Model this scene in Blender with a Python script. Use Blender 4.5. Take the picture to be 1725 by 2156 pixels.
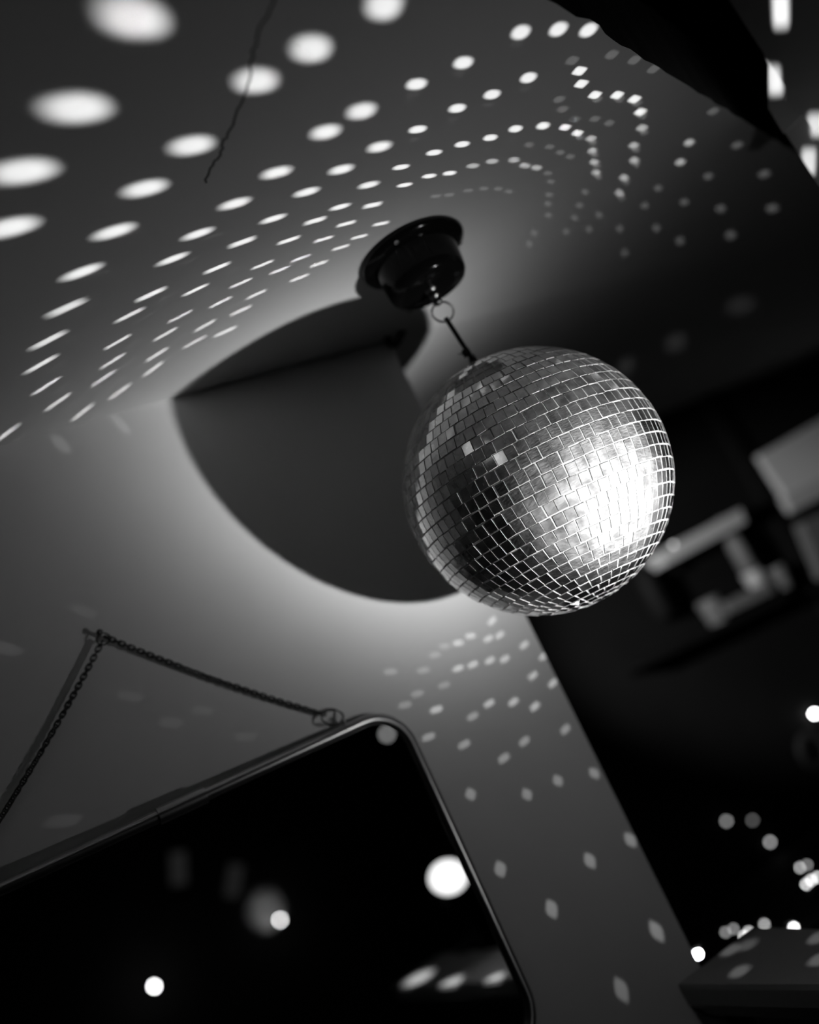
import bpy, bmesh, math, random
import numpy as np
from mathutils import Vector, Matrix, Quaternion

random.seed(7)
rng = np.random.default_rng(7)
scene = bpy.context.scene
for o in list(bpy.data.objects):
    bpy.data.objects.remove(o)
COL = scene.collection

# ------------------------------------------------------------------ camera, light, exposure
Z0 = 1.75                               # camera height above the floor
F_PX, PITCH, ROLL = 1850.0, 0.2007, 0.4481
PSI, WD, EDGE = 0.4456, 0.6963, 0.3918  # wall yaw, camera-to-wall distance, wall end along the wall
H_CEIL = 0.3229                         # ceiling above the camera
BALL = Vector((0.0953, 0.6509, 0.1116)); R_BALL = 0.100
LAMP = Vector((0.3696, 0.3311, -0.1960))
ZLEDGE = -0.2887
CAM = Vector((0, 0, Z0))
cp, sp, cr, sr = math.cos(PITCH), math.sin(PITCH), math.cos(ROLL), math.sin(ROLL)
FWD = Vector((0, cp, sp)); RGT = Vector((1, 0, 0)); UPV = Vector((0, -sp, cp))
IMX = cr * RGT - sr * UPV; IMY = sr * RGT + cr * UPV
NW = Vector((math.sin(PSI), -math.cos(PSI), 0)); TW = Vector((math.cos(PSI), math.sin(PSI), 0))
UZ = Vector((0, 0, 1))

cam_data = bpy.data.cameras.new('camera')
cam = bpy.data.objects.new('camera', cam_data); COL.objects.link(cam)
cam_data.sensor_fit = 'VERTICAL'; cam_data.sensor_height = 36.0; cam_data.sensor_width = 28.8
cam_data.lens = F_PX / 2156 * 36
m = Matrix.Identity(4)
for i, v in enumerate((IMX, IMY, -FWD)):
    m[0][i], m[1][i], m[2][i] = v
m.translation = CAM
cam.matrix_world = m
cam_data.clip_start = 0.02
cam_data.dof.use_dof = True
cam_data.dof.focus_distance = 0.575
cam_data.dof.aperture_fstop = 2.1
scene.camera = cam

world = bpy.data.worlds.new('world'); scene.world = world; world.use_nodes = True
world.node_tree.nodes['Background'].inputs[0].default_value = (0.5, 0.5, 0.5, 1)
world.node_tree.nodes['Background'].inputs[1].default_value = 0.005
scene.view_settings.view_transform = 'Standard'
scene.view_settings.look = 'None'
scene.view_settings.gamma = 1.0
scene.view_settings.use_curve_mapping = False
scene.view_settings.exposure = 0.0
scene.cycles.max_bounces = 8
scene.cycles.glossy_bounces = 5
scene.cycles.caustics_reflective = False
scene.cycles.sample_clamp_indirect = 4.0
scene.cycles.use_denoising = True

# the lamp that lights the ball (its fixture is built further down)
LAMP_POWER = 4 * math.pi                # one unit of intensity, shaped by the beam profile below
ld = bpy.data.lights.new('lamp_beam', 'SPOT')
ld.energy = LAMP_POWER; ld.shadow_soft_size = 0.007
ld.spot_size = math.radians(160); ld.spot_blend = 0.15
ld.use_nodes = True
def beam_profile(nt, core, sigma, tail, fall, cut):
    """narrow bright core and wide faint tail, as a reflector lamp has (degrees)"""
    em = nt.nodes['Emission']; tc = nt.nodes.new('ShaderNodeTexCoord'); sx = nt.nodes.new('ShaderNodeSeparateXYZ')
    nt.links.new(tc.outputs['Normal'], sx.inputs[0])
    def op(kind, a, b=None):
        n = nt.nodes.new('ShaderNodeMath'); n.operation = kind
        for i, q in enumerate((a, b)):
            if q is None: continue
            if isinstance(q, (int, float)): n.inputs[i].default_value = q
            else: nt.links.new(q, n.inputs[i])
        return n.outputs[0]
    th = op('MULTIPLY', op('ARCCOSINE', op('MINIMUM', op('ABSOLUTE', sx.outputs[2]), 1.0)), 180 / math.pi)
    c = op('MULTIPLY', op('EXPONENT', op('MULTIPLY', op('MULTIPLY', th, th), -0.5 / sigma ** 2)), core)
    t = op('MULTIPLY', op('EXPONENT', op('MULTIPLY', th, -1.0 / fall)), tail)
    # soft cut-off on the right-hand side put into the emission; no hood built
    dp = nt.nodes.new('ShaderNodeVectorMath'); dp.operation = 'DOT_PRODUCT'; dp.inputs[1].default_value = cut
    nt.links.new(tc.outputs['Normal'], dp.inputs[0])
    mr = nt.nodes.new('ShaderNodeMapRange'); mr.interpolation_type = 'SMOOTHSTEP'; nt.links.new(dp.outputs['Value'], mr.inputs['Value'])
    mr.inputs['From Min'].default_value = math.sin(math.radians(-19)); mr.inputs['From Max'].default_value = math.sin(math.radians(2))
    mr.inputs['To Min'].default_value = 0.40; mr.inputs['To Max'].default_value = 1.0
    nt.links.new(op('MULTIPLY', op('ADD', c, t), mr.outputs[0]), em.inputs['Strength'])
lamp_beam = bpy.data.objects.new('lamp_beam', ld); COL.objects.link(lamp_beam)
LAMP_AIM = (BALL + Vector((-0.02, 0.02, 0.018)) - LAMP).normalized()
lamp_beam.location = LAMP + CAM + LAMP_AIM * 0.003
lq = LAMP_AIM.to_track_quat('-Z', 'Y'); lamp_beam.rotation_euler = lq.to_euler()
beam_profile(ld.node_tree, 3.9, 7.0, 0.44, 15.0, lq.inverted() @ Vector((-0.94, -0.35, 0.01)).normalized())

# ------------------------------------------------------------------ helpers
def W(v):                       # camera-based coordinates -> world
    return Vector(v) + CAM
def tn(t, n, z=0.0):            # along the wall, out from the wall, above the camera
    return W(TW * t + NW * (n - WD) + UZ * z)
def ray(px, py):
    return ((px - 862.5) * IMX - (py - 1078.0) * IMY + F_PX * FWD).normalized()
def on_wall(px, py, n=0.0):     # world point where a line of sight meets the plane n in front of the wall
    d = ray(px, py)
    return W(d * ((n - WD) / d.dot(NW)))
def on_z(px, py, z):
    d = ray(px, py)
    return W(d * (z / d.z))

def link(name, mesh, parent=None):
    o = bpy.data.objects.new(name, mesh); COL.objects.link(o)
    if parent is not None:
        o.parent = parent
        o.matrix_parent_inverse = parent.matrix_world.inverted() if False else Matrix.Translation(-parent.location)
    return o
def empty(name, loc):
    o = bpy.data.objects.new(name, None); COL.objects.link(o); o.location = loc
    o.empty_display_size = 0.02
    return o
def tag(o, label=None, cat=None, group=None, kind=None):
    if label: o['label'] = label
    if cat: o['category'] = cat
    if group: o['group'] = group
    if kind: o['kind'] = kind
    return o
def build(name, bm, mat, parent=None, smooth=False):
    me = bpy.data.meshes.new(name)
    bm.normal_update()
    bm.to_mesh(me); bm.free()
    for mm in (mat if isinstance(mat, (list, tuple)) else [mat]):
        me.materials.append(mm)
    if smooth:
        for p in me.polygons: p.use_smooth = True
    return link(name, me, parent)
def bevel(bm, w, seg=2):
    bmesh.ops.bevel(bm, geom=list(bm.edges), offset=w, segments=seg, profile=0.5, affect='EDGES', clamp_overlap=True)
def hexa(bm, c8):               # eight corners: bottom loop then top loop
    v = [bm.verts.new(c) for c in c8]
    for f in ((3, 2, 1, 0), (4, 5, 6, 7), (0, 1, 5, 4), (1, 2, 6, 5), (2, 3, 7, 6), (3, 0, 4, 7)):
        bm.faces.new([v[i] for i in f])
    bmesh.ops.recalc_face_normals(bm, faces=bm.faces[:])
def box_tn(bm, t0, t1, n0, n1, z0, z1):
    hexa(bm, [tn(t0, n0, z0), tn(t1, n0, z0), tn(t1, n1, z0), tn(t0, n1, z0),
              tn(t0, n0, z1), tn(t1, n0, z1), tn(t1, n1, z1), tn(t0, n1, z1)])
def box_axes(bm, c, ax, ay, az):  # centre and three half-axis vectors
    c = Vector(c)
    hexa(bm, [c - ax - ay - az, c + ax - ay - az, c + ax + ay - az, c - ax + ay - az,
              c - ax - ay + az, c + ax - ay + az, c + ax + ay + az, c - ax + ay + az])
def prism(bm, poly, vec):       # polygon extruded by a vector
    a = [bm.verts.new(p) for p in poly]; b = [bm.verts.new(Vector(p) + Vector(vec)) for p in poly]
    n = len(a)
    bm.faces.new(a); bm.faces.new(b[::-1])
    for i in range(n):
        bm.faces.new((a[i], b[i], b[(i + 1) % n], a[(i + 1) % n]))
    bmesh.ops.recalc_face_normals(bm, faces=bm.faces[:])
def frame_of(axis):
    axis = Vector(axis).normalized()
    h = Vector((0, 0, 1)) if abs(axis.z) < 0.9 else Vector((1, 0, 0))
    x = axis.cross(h).normalized(); y = axis.cross(x).normalized()
    return x, y, axis
def lathe(bm, prof, origin, axis, seg=48):   # prof: (radius, distance along the axis)
    x, y, a = frame_of(axis); origin = Vector(origin)
    rings = []
    for r, h in prof:
        if r < 1e-6:
            rings.append([bm.verts.new(origin + a * h)])
        else:
            rings.append([bm.verts.new(origin + a * h + (x * math.cos(2 * math.pi * k / seg) + y * math.sin(2 * math.pi * k / seg)) * r) for k in range(seg)])
    for p, q in zip(rings[:-1], rings[1:]):
        for k in range(seg):
            k2 = (k + 1) % seg
            if len(p) == 1 and len(q) == 1: continue
            if len(p) == 1: bm.faces.new((p[0], q[k], q[k2]))
            elif len(q) == 1: bm.faces.new((p[k], q[0], p[k2]))
            else: bm.faces.new((p[k], q[k], q[k2], p[k2]))
    bmesh.ops.recalc_face_normals(bm, faces=bm.faces[:])
def tube(bm, pts, r, seg=12, closed=False, radii=None):
    pts = [Vector(p) for p in pts]; n = len(pts); rings = []
    prev = None
    for i in range(n):
        if closed: d = (pts[(i + 1) % n] - pts[i - 1]).normalized()
        else: d = (pts[min(i + 1, n - 1)] - pts[max(i - 1, 0)]).normalized()
        if prev is None: x, y, _ = frame_of(d)
        else:
            x = (prev - d * prev.dot(d)).normalized(); y = d.cross(x)
        prev = x
        rr = radii[i] if radii else r
        rings.append([bm.verts.new(pts[i] + (x * math.cos(2 * math.pi * k / seg) + y * math.sin(2 * math.pi * k / seg)) * rr) for k in range(seg)])
    last = n if closed else n - 1
    for i in range(last):
        p, q = rings[i], rings[(i + 1) % n]
        off = 0
        if closed and i == n - 1:   # find the twist that closes the tube
            off = min(range(seg), key=lambda s: sum((p[k].co - q[(k + s) % seg].co).length for k in range(seg)))
        for k in range(seg):
            bm.faces.new((p[k], p[(k + 1) % seg], q[(k + 1 + off) % seg], q[(k + off) % seg]))
    if not closed:
        bm.faces.new(rings[0][::-1]); bm.faces.new(rings[-1])
    bmesh.ops.recalc_face_normals(bm, faces=bm.faces[:])
def torus(bm, c, axis, R, r, seg=40, s2=10, sx=1.0):
    x, y, a = frame_of(axis); c = Vector(c)
    tube(bm, [c + x * (R * sx * math.cos(2 * math.pi * k / seg)) + y * (R * math.sin(2 * math.pi * k / seg)) for k in range(seg)], r, s2, True)
def bez(p, n=24):               # Catmull-Rom through points
    p = [Vector(q) for q in p]; out = []
    q = [2 * p[0] - p[1]] + p + [2 * p[-1] - p[-2]]
    for i in range(1, len(q) - 2):
        for k in range(n):
            u = k / n
            out.append(0.5 * ((2 * q[i]) + (q[i + 1] - q[i - 1]) * u + (2 * q[i - 1] - 5 * q[i] + 4 * q[i + 1] - q[i + 2]) * u * u + (3 * q[i] - q[i - 1] - 3 * q[i + 1] + q[i + 2]) * u ** 3))
    out.append(p[-1]); return out

# ------------------------------------------------------------------ materials
def pmat(name, c, rough=0.6, metal=0.0, spec=0.5, bump=0.0, bscale=40.0, var=0.0, vscale=6.0, emit=0.0):
    mt = bpy.data.materials.new(name); mt.use_nodes = True; nt = mt.node_tree
    b = nt.nodes['Principled BSDF']
    b.inputs['Base Color'].default_value = (c, c, c, 1)
    b.inputs['Roughness'].default_value = rough; b.inputs['Metallic'].default_value = metal
    b.inputs['Specular IOR Level'].default_value = spec
    tc = nt.nodes.new('ShaderNodeTexCoord')
    if bump:
        nz = nt.nodes.new('ShaderNodeTexNoise'); nz.inputs['Scale'].default_value = bscale; nz.inputs['Detail'].default_value = 5
        nt.links.new(tc.outputs['Object'], nz.inputs['Vector'])
        bp = nt.nodes.new('ShaderNodeBump'); bp.inputs['Strength'].default_value = bump; bp.inputs['Distance'].default_value = 0.004
        nt.links.new(nz.outputs['Fac'], bp.inputs['Height']); nt.links.new(bp.outputs['Normal'], b.inputs['Normal'])
    if var:
        nz = nt.nodes.new('ShaderNodeTexNoise'); nz.inputs['Scale'].default_value = vscale; nz.inputs['Detail'].default_value = 6
        nt.links.new(tc.outputs['Object'], nz.inputs['Vector'])
        mr = nt.nodes.new('ShaderNodeMapRange'); mr.inputs['From Min'].default_value = 0.3; mr.inputs['From Max'].default_value = 0.7
        mr.inputs['To Min'].default_value = c * (1 - var); mr.inputs['To Max'].default_value = c * (1 + var)
        nt.links.new(nz.outputs['Fac'], mr.inputs['Value'])
        cc = nt.nodes.new('ShaderNodeCombineColor')
        for k in range(3): nt.links.new(mr.outputs[0], cc.inputs[k])
        nt.links.new(cc.outputs[0], b.inputs['Base Color'])
    if emit:
        b.inputs['Emission Color'].default_value = (1, 1, 1, 1); b.inputs['Emission Strength'].default_value = emit
    return mt
M = {}
M['plaster'] = pmat('white_plaster', 0.62, 0.9, spec=0.15, bump=0.25, bscale=7.0, var=0.04, vscale=9)
M['ceil'] = pmat('ceiling_plaster', 0.62, 0.9, spec=0.15, bump=0.3, bscale=6.0, var=0.05, vscale=5)
M['crack'] = pmat('crack_line', 0.14, 0.9)
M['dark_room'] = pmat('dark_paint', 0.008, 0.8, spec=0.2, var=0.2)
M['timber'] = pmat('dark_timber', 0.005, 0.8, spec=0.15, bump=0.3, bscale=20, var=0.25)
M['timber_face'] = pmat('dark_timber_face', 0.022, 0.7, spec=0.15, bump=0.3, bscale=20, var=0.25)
M['white_wood'] = pmat('white_painted_wood', 0.40, 0.6, spec=0.2, var=0.03)
M['panel'] = pmat('white_panel_paint', 0.8, 0.6, spec=0.2, var=0.02)
M['rear_dark'] = pmat('rear_dark_paint', 0.05, 0.8, spec=0.2, var=0.1)
M['floor'] = pmat('dark_floorboards', 0.05, 0.5, var=0.3, vscale=3)
M['black_plastic'] = pmat('black_plastic', 0.004, 0.12, spec=0.14)
M['black_soft'] = pmat('black_rubber', 0.008, 0.5, spec=0.3)
M['chrome'] = pmat('chrome', 0.75, 0.15, metal=1.0)
M['steel_dark'] = pmat('dark_steel', 0.12, 0.3, metal=1.0)
M['chain'] = pmat('blackened_steel', 0.05, 0.45, metal=0.6)
M['frame_metal'] = pmat('dark_polished_frame', 0.34, 0.30, metal=1.0)
M['core'] = pmat('ball_core', 0.5, 0.7, var=0.15, vscale=60)
M['edge'] = pmat('cut_glass_edge', 0.55, 0.35, spec=0.6)
M['pale'] = pmat('pale_paint', 0.6, 0.6)
M['mid'] = pmat('mid_grey', 0.2, 0.5)
M['dark_glass'] = pmat('dark_bottle_glass', 0.01, 0.08, spec=0.6)

def mirror_mat(name, c, rough, haze, haze_rough, dust, scratch, wide=0.0, settled=0.0):
    mt = bpy.data.materials.new(name); mt.use_nodes = True; nt = mt.node_tree
    nt.nodes.remove(nt.nodes['Principled BSDF']); out = nt.nodes['Material Output']
    g1 = nt.nodes.new('ShaderNodeBsdfGlossy'); g1.inputs['Color'].default_value = (c, c, c, 1); g1.inputs['Roughness'].default_value = rough
    g2 = nt.nodes.new('ShaderNodeBsdfGlossy'); g2.inputs['Color'].default_value = (c, c, c, 1); g2.inputs['Roughness'].default_value = haze_rough; g2.distribution = 'BECKMANN'
    df = nt.nodes.new('ShaderNodeBsdfDiffuse'); df.inputs['Color'].default_value = (0.7, 0.7, 0.7, 1)
    tc = nt.nodes.new('ShaderNodeTexCoord')
    nz = nt.nodes.new('ShaderNodeTexNoise'); nz.inputs['Scale'].default_value = 90; nz.inputs['Detail'].default_value = 8
    nt.links.new(tc.outputs['Object'], nz.inputs['Vector'])
    m1 = nt.nodes.new('ShaderNodeMixShader'); m2 = nt.nodes.new('ShaderNodeMixShader')
    mr = nt.nodes.new('ShaderNodeMapRange'); mr.inputs['From Min'].default_value = 0.35; mr.inputs['From Max'].default_value = 0.7
    mr.inputs['To Min'].default_value = haze * 0.5; mr.inputs['To Max'].default_value = haze * 1.6
    nt.links.new(nz.outputs['Fac'], mr.inputs['Value']); nt.links.new(mr.outputs[0], m1.inputs['Fac'])
    nt.links.new(g1.outputs[0], m1.inputs[1]); nt.links.new(g2.outputs[0], m1.inputs[2])
    m2.inputs['Fac'].default_value = dust
    nt.links.new(m1.outputs[0], m2.inputs[1]); nt.links.new(df.outputs[0], m2.inputs[2])
    last = m2.outputs[0]
    if wide:
        g3 = nt.nodes.new('ShaderNodeBsdfGlossy'); g3.inputs['Color'].default_value = (c, c, c, 1); g3.inputs['Roughness'].default_value = 0.5
        m3 = nt.nodes.new('ShaderNodeMixShader'); m3.inputs['Fac'].default_value = wide
        nt.links.new(last, m3.inputs[1]); nt.links.new(g3.outputs[0], m3.inputs[2]); last = m3.outputs[0]
    if settled:                   # dust lying on the tiles that face upwards
        ge = nt.nodes.new('ShaderNodeNewGeometry'); sz = nt.nodes.new('ShaderNodeSeparateXYZ'); nt.links.new(ge.outputs['True Normal'], sz.inputs[0])
        ms = nt.nodes.new('ShaderNodeMapRange'); nt.links.new(sz.outputs[2], ms.inputs['Value'])
        ms.inputs['From Min'].default_value = -0.1; ms.inputs['From Max'].default_value = 0.7; ms.inputs['To Max'].default_value = settled
        mu = nt.nodes.new('ShaderNodeMath'); mu.operation = 'MULTIPLY'; nt.links.new(ms.outputs[0], mu.inputs[0])
        m5 = nt.nodes.new('ShaderNodeMapRange'); m5.inputs['From Min'].default_value = .3; m5.inputs['From Max'].default_value = .7; m5.inputs['To Min'].default_value = .5; m5.inputs['To Max'].default_value = 1.6
        nt.links.new(nz.outputs['Fac'], m5.inputs['Value']); nt.links.new(m5.outputs[0], mu.inputs[1])
        m4 = nt.nodes.new('ShaderNodeMixShader'); nt.links.new(mu.outputs[0], m4.inputs['Fac'])
        nt.links.new(last, m4.inputs[1]); nt.links.new(df.outputs[0], m4.inputs[2]); last = m4.outputs[0]
    nt.links.new(last, out.inputs['Surface'])
    if scratch:
        mp = nt.nodes.new('ShaderNodeMapping'); mp.inputs['Scale'].default_value = (260, 260, 900); mp.inputs['Rotation'].default_value = (0.4, 0.5, 0.3)
        nt.links.new(tc.outputs['Object'], mp.inputs['Vector'])
        n2 = nt.nodes.new('ShaderNodeTexNoise'); n2.inputs['Scale'].default_value = 1.0; n2.inputs['Detail'].default_value = 4
        nt.links.new(mp.outputs[0], n2.inputs['Vector'])
        bp = nt.nodes.new('ShaderNodeBump'); bp.inputs['Strength'].default_value = scratch; bp.inputs['Distance'].default_value = 0.0005
        nt.links.new(n2.outputs['Fac'], bp.inputs['Height']); nt.links.new(bp.outputs['Normal'], g2.inputs['Normal'])
    return mt
M['tile'] = mirror_mat('mirror_tile', 0.86, 0.02, 0.24, 0.64, 0.003, 0.5, 0.0, 0.21)
M['mirror'] = mirror_mat('mirror_glass', 0.80, 0.0, 0.0, 0.25, 0.0, 0)

# ------------------------------------------------------------------ structure
ZF = -Z0
HB = 0.12                      # wall thickness
NFAR = -0.845                  # far wall behind the opening
def struct(name, bm, mat, parent=None):
    return tag(build(name, bm, mat, parent), kind='structure')
bm = bmesh.new(); box_tn(bm, -2.3, 3.4, NFAR - .05, 3.35, ZF - 0.05, ZF); struct('floor', bm, M['floor'])
# the plastered ceiling ends along a slanting line; beyond it the ceiling is higher and dark
b0 = W((0.194, 0.442, H_CEIL)); b1 = W((0.5217, 0.851, H_CEIL)); bd = (b1 - b0).normalized()
def cut_at(n):
    k = (n - WD - (b0 - CAM).dot(NW)) / bd.dot(NW); return b0 + bd * k
def cut_at_t(t):
    k = (t - (b0 - CAM).dot(TW)) / bd.dot(TW); return b0 + bd * k
bm = bmesh.new()
ca, cb_ = cut_at(0.0), cut_at_t(-2.3); edge_pts = []
for i in range(41):
    p = cb_.lerp(ca, i / 40); edge_pts.append(p)
fine = [b0 + bd * (.012 * i) for i in range(-6, 44)]
edge_pts = [p for p in edge_pts if (p - b0).dot(bd) < -.08] + fine + [p for p in edge_pts if (p - b0).dot(bd) > .53]
side_v = Vector((bd.y, -bd.x, 0))
edge_pts = [edge_pts[0]] + [p + side_v * (.0016 + .0004 * math.sin(i * 1.7) + .0003 * math.sin(i * 4.1) + (.003 if abs((p - b0).dot(bd) - .055) < .012 else 0)) for i, p in enumerate(edge_pts[1:-1])] + [edge_pts[-1]]
prism(bm, [tn(-2.3, 0.0, H_CEIL)] + edge_pts, UZ * 0.09)
bm.normal_update()
for f in bm.faces:                # the edge of the plastered part is faced with dark timber
    if abs(f.normal.z) < .5: f.material_index = 1
ceiling = struct('ceiling', bm, [M['ceil'], M['timber_face']])
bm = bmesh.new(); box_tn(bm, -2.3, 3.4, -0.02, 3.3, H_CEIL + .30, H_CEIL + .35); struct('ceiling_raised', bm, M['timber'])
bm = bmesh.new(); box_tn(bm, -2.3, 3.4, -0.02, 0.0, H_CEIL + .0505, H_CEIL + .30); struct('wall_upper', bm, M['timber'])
bm = bmesh.new(); prism(bm, [cut_at(0.0), tn(3.4, 0.0, H_CEIL), tn(3.4, 0.0, H_CEIL + .05), cut_at(0.0) + UZ * .05], NW * -.02); struct('trim_2', bm, M['timber'])
def slope(n): return H_CEIL + 0.12 * min(-n, 0.30)
bm = bmesh.new()
prism(bm, [tn(-2.3, 0.0, H_CEIL), tn(-2.3, -.30, slope(-.30)), tn(-2.3, NFAR, slope(NFAR)), tn(-2.3, NFAR, slope(NFAR) + .05), tn(-2.3, -.28, slope(-.30) + .05), tn(-2.3, 0.0, H_CEIL + .05)], TW * 5.7)
struct('ceiling_back_room', bm, M['ceil'])
bm = bmesh.new(); box_tn(bm, -2.3, EDGE, -HB, 0.0, ZF, H_CEIL); struct('wall_front', bm, M['plaster'])
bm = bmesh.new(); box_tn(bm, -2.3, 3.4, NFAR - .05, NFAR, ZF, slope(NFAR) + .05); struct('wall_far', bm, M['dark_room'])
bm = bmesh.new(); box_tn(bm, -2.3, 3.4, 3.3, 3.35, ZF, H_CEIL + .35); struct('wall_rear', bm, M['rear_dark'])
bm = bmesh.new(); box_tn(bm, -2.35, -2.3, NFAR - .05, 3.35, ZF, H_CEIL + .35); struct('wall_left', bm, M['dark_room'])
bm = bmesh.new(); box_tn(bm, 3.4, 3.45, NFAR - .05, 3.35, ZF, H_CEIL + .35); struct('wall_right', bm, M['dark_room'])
# hairline crack wandering over the ceiling
bm = bmesh.new()
cpts = [on_z(x, y, H_CEIL) for x, y in ((590, -60), (575, 5), (548, 70), (532, 130), (520, 190), (500, 230), (487, 270), (470, 300), (462, 330), (443, 352), (436, 385))]
tube(bm, [p + Vector((rng.normal(0, .0007), rng.normal(0, .0007), 0.0004)) for p in bez(cpts, 5)], 0.0010, 6)
struct('trim_1', bm, M['crack'])

# dark timber joist under the raised ceiling
def on_plane(px, py, p, n):
    d = ray(px, py); return CAM + d * ((p - CAM).dot(n) / d.dot(n))
j0, j1 = on_z(1335, -20, H_CEIL + .20), on_z(1640, 232, H_CEIL + .20); jd = (j1 - j0).normalized(); jn = Vector((jd.y, -jd.x, 0))
bm = bmesh.new(); hexa(bm, [q + UZ * z for z in (0, .099) for q in (j0 - jd * .3, j1 + jd * .35, j1 + jd * .35 - jn * .12, j0 - jd * .3 - jn * .12)])
tag(build('ceiling_beam', bm, M['timber']), 'dark timber beam under the raised ceiling at upper right', 'beam', kind='structure')

# ------------------------------------------------------------------ white panel at upper right
nA = -Vector((math.cos(math.radians(32)), math.sin(math.radians(32)), 0)); pa = Vector((-nA.y, nA.x, 0)).normalized()
if pa.y > 0: pa = -pa
dE = ray(1660, 192); E = W(dE * (0.78 / math.hypot(dE.x, dE.y)))
front = lambda px, py: on_plane(px, py, E, nA)
side = lambda px, py: on_plane(px, py, E - nA * .0045, nA)
zA = front(1700, 292).z
TOPZ = Z0 + H_CEIL + .2995
post = empty('white_panel', Vector((E.x, E.y, TOPZ)))
tag(post, 'white painted wall panel of stepped boards with a notched edge at the upper right corner', 'panel')
at_ = lambda s, off, z: Vector((E.x, E.y, z)) + pa * s - nA * off
bm = bmesh.new(); prism(bm, [at_(0, 0, zA), at_(.16, 0, zA), at_(.16, 0, TOPZ), at_(0, 0, TOPZ)], -nA * .004)
build('front_board', bm, M['panel'], post)
q1, q2, q3, q4 = side(1609, 117), side(1618, 135), side(1618, 228), side(1650, 281)
rt = lambda z: at_(.16, .0045, z)
bm = bmesh.new(); prism(bm, [q4, q3, q2, q1, rt(q1.z), rt(q4.z)], -nA * .018); build('notched_board', bm, M['panel'], post)
c1, c2 = on_plane(1656, 283, E - nA * .007, nA), on_plane(1735, 416, E - nA * .007, nA)
zl_ = min(c2.z, c1.z - .05)
c1.z = q4.z - .0003
bm = bmesh.new(); prism(bm, [c1, Vector((c1.x, c1.y, zl_)), at_(.16, .007, zl_), at_(.16, .007, c1.z)], -nA * .0155); build('lower_board', bm, M['panel'], post)

# ------------------------------------------------------------------ half wall with a white ledge
led = empty('ledge', tn(0.415, 0.3, ZF))
tag(led, 'white painted ledge board on a dark half wall at lower right, dotted with light', 'ledge')
bm = bmesh.new()
prof = [(0, 0), (-.0008, -.004), (.0002, -.017), (.0027, -.021), (.0077, -.024), (.012, -.032)]
left = [(.3663, .0005), (.3815, .065), (.3969, .131), (.3990, .18), (.3900, .26), (.3760, .36), (.3660, .47), (.3632, .632)]
right = [(.4567, .0005), (.4624, .0715), (.4630, .131), (.4630, .18), (.4600, .26), (.4560, .36), (.4520, .47), (.4515, .632)]
rings = []
for (tl, n1), (tr, n2) in zip(left, right):
    pts = [tn(tl + a, n1, ZLEDGE + z) for a, z in prof] + [tn(tr - .01, n2, ZLEDGE - .032), tn(tr, n2, ZLEDGE - .02), tn(tr, n2, ZLEDGE)]
    rings.append([bm.verts.new(p) for p in pts])
for a_, b_ in zip(rings[:-1], rings[1:]):
    for k in range(len(a_)): bm.faces.new((a_[k], a_[(k + 1) % len(a_)], b_[(k + 1) % len(a_)], b_[k]))
bm.faces.new(rings[0]); bm.faces.new(rings[-1][::-1])
bmesh.ops.recalc_face_normals(bm, faces=bm.faces[:])
build('ledge_board', bm, M['white_wood'], led)
bm = bmesh.new(); box_tn(bm, 0.415, 0.442, 0.0005, 0.62, ZF, ZLEDGE - 0.0325); build('half_wall', bm, M['mid'], led)
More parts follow.
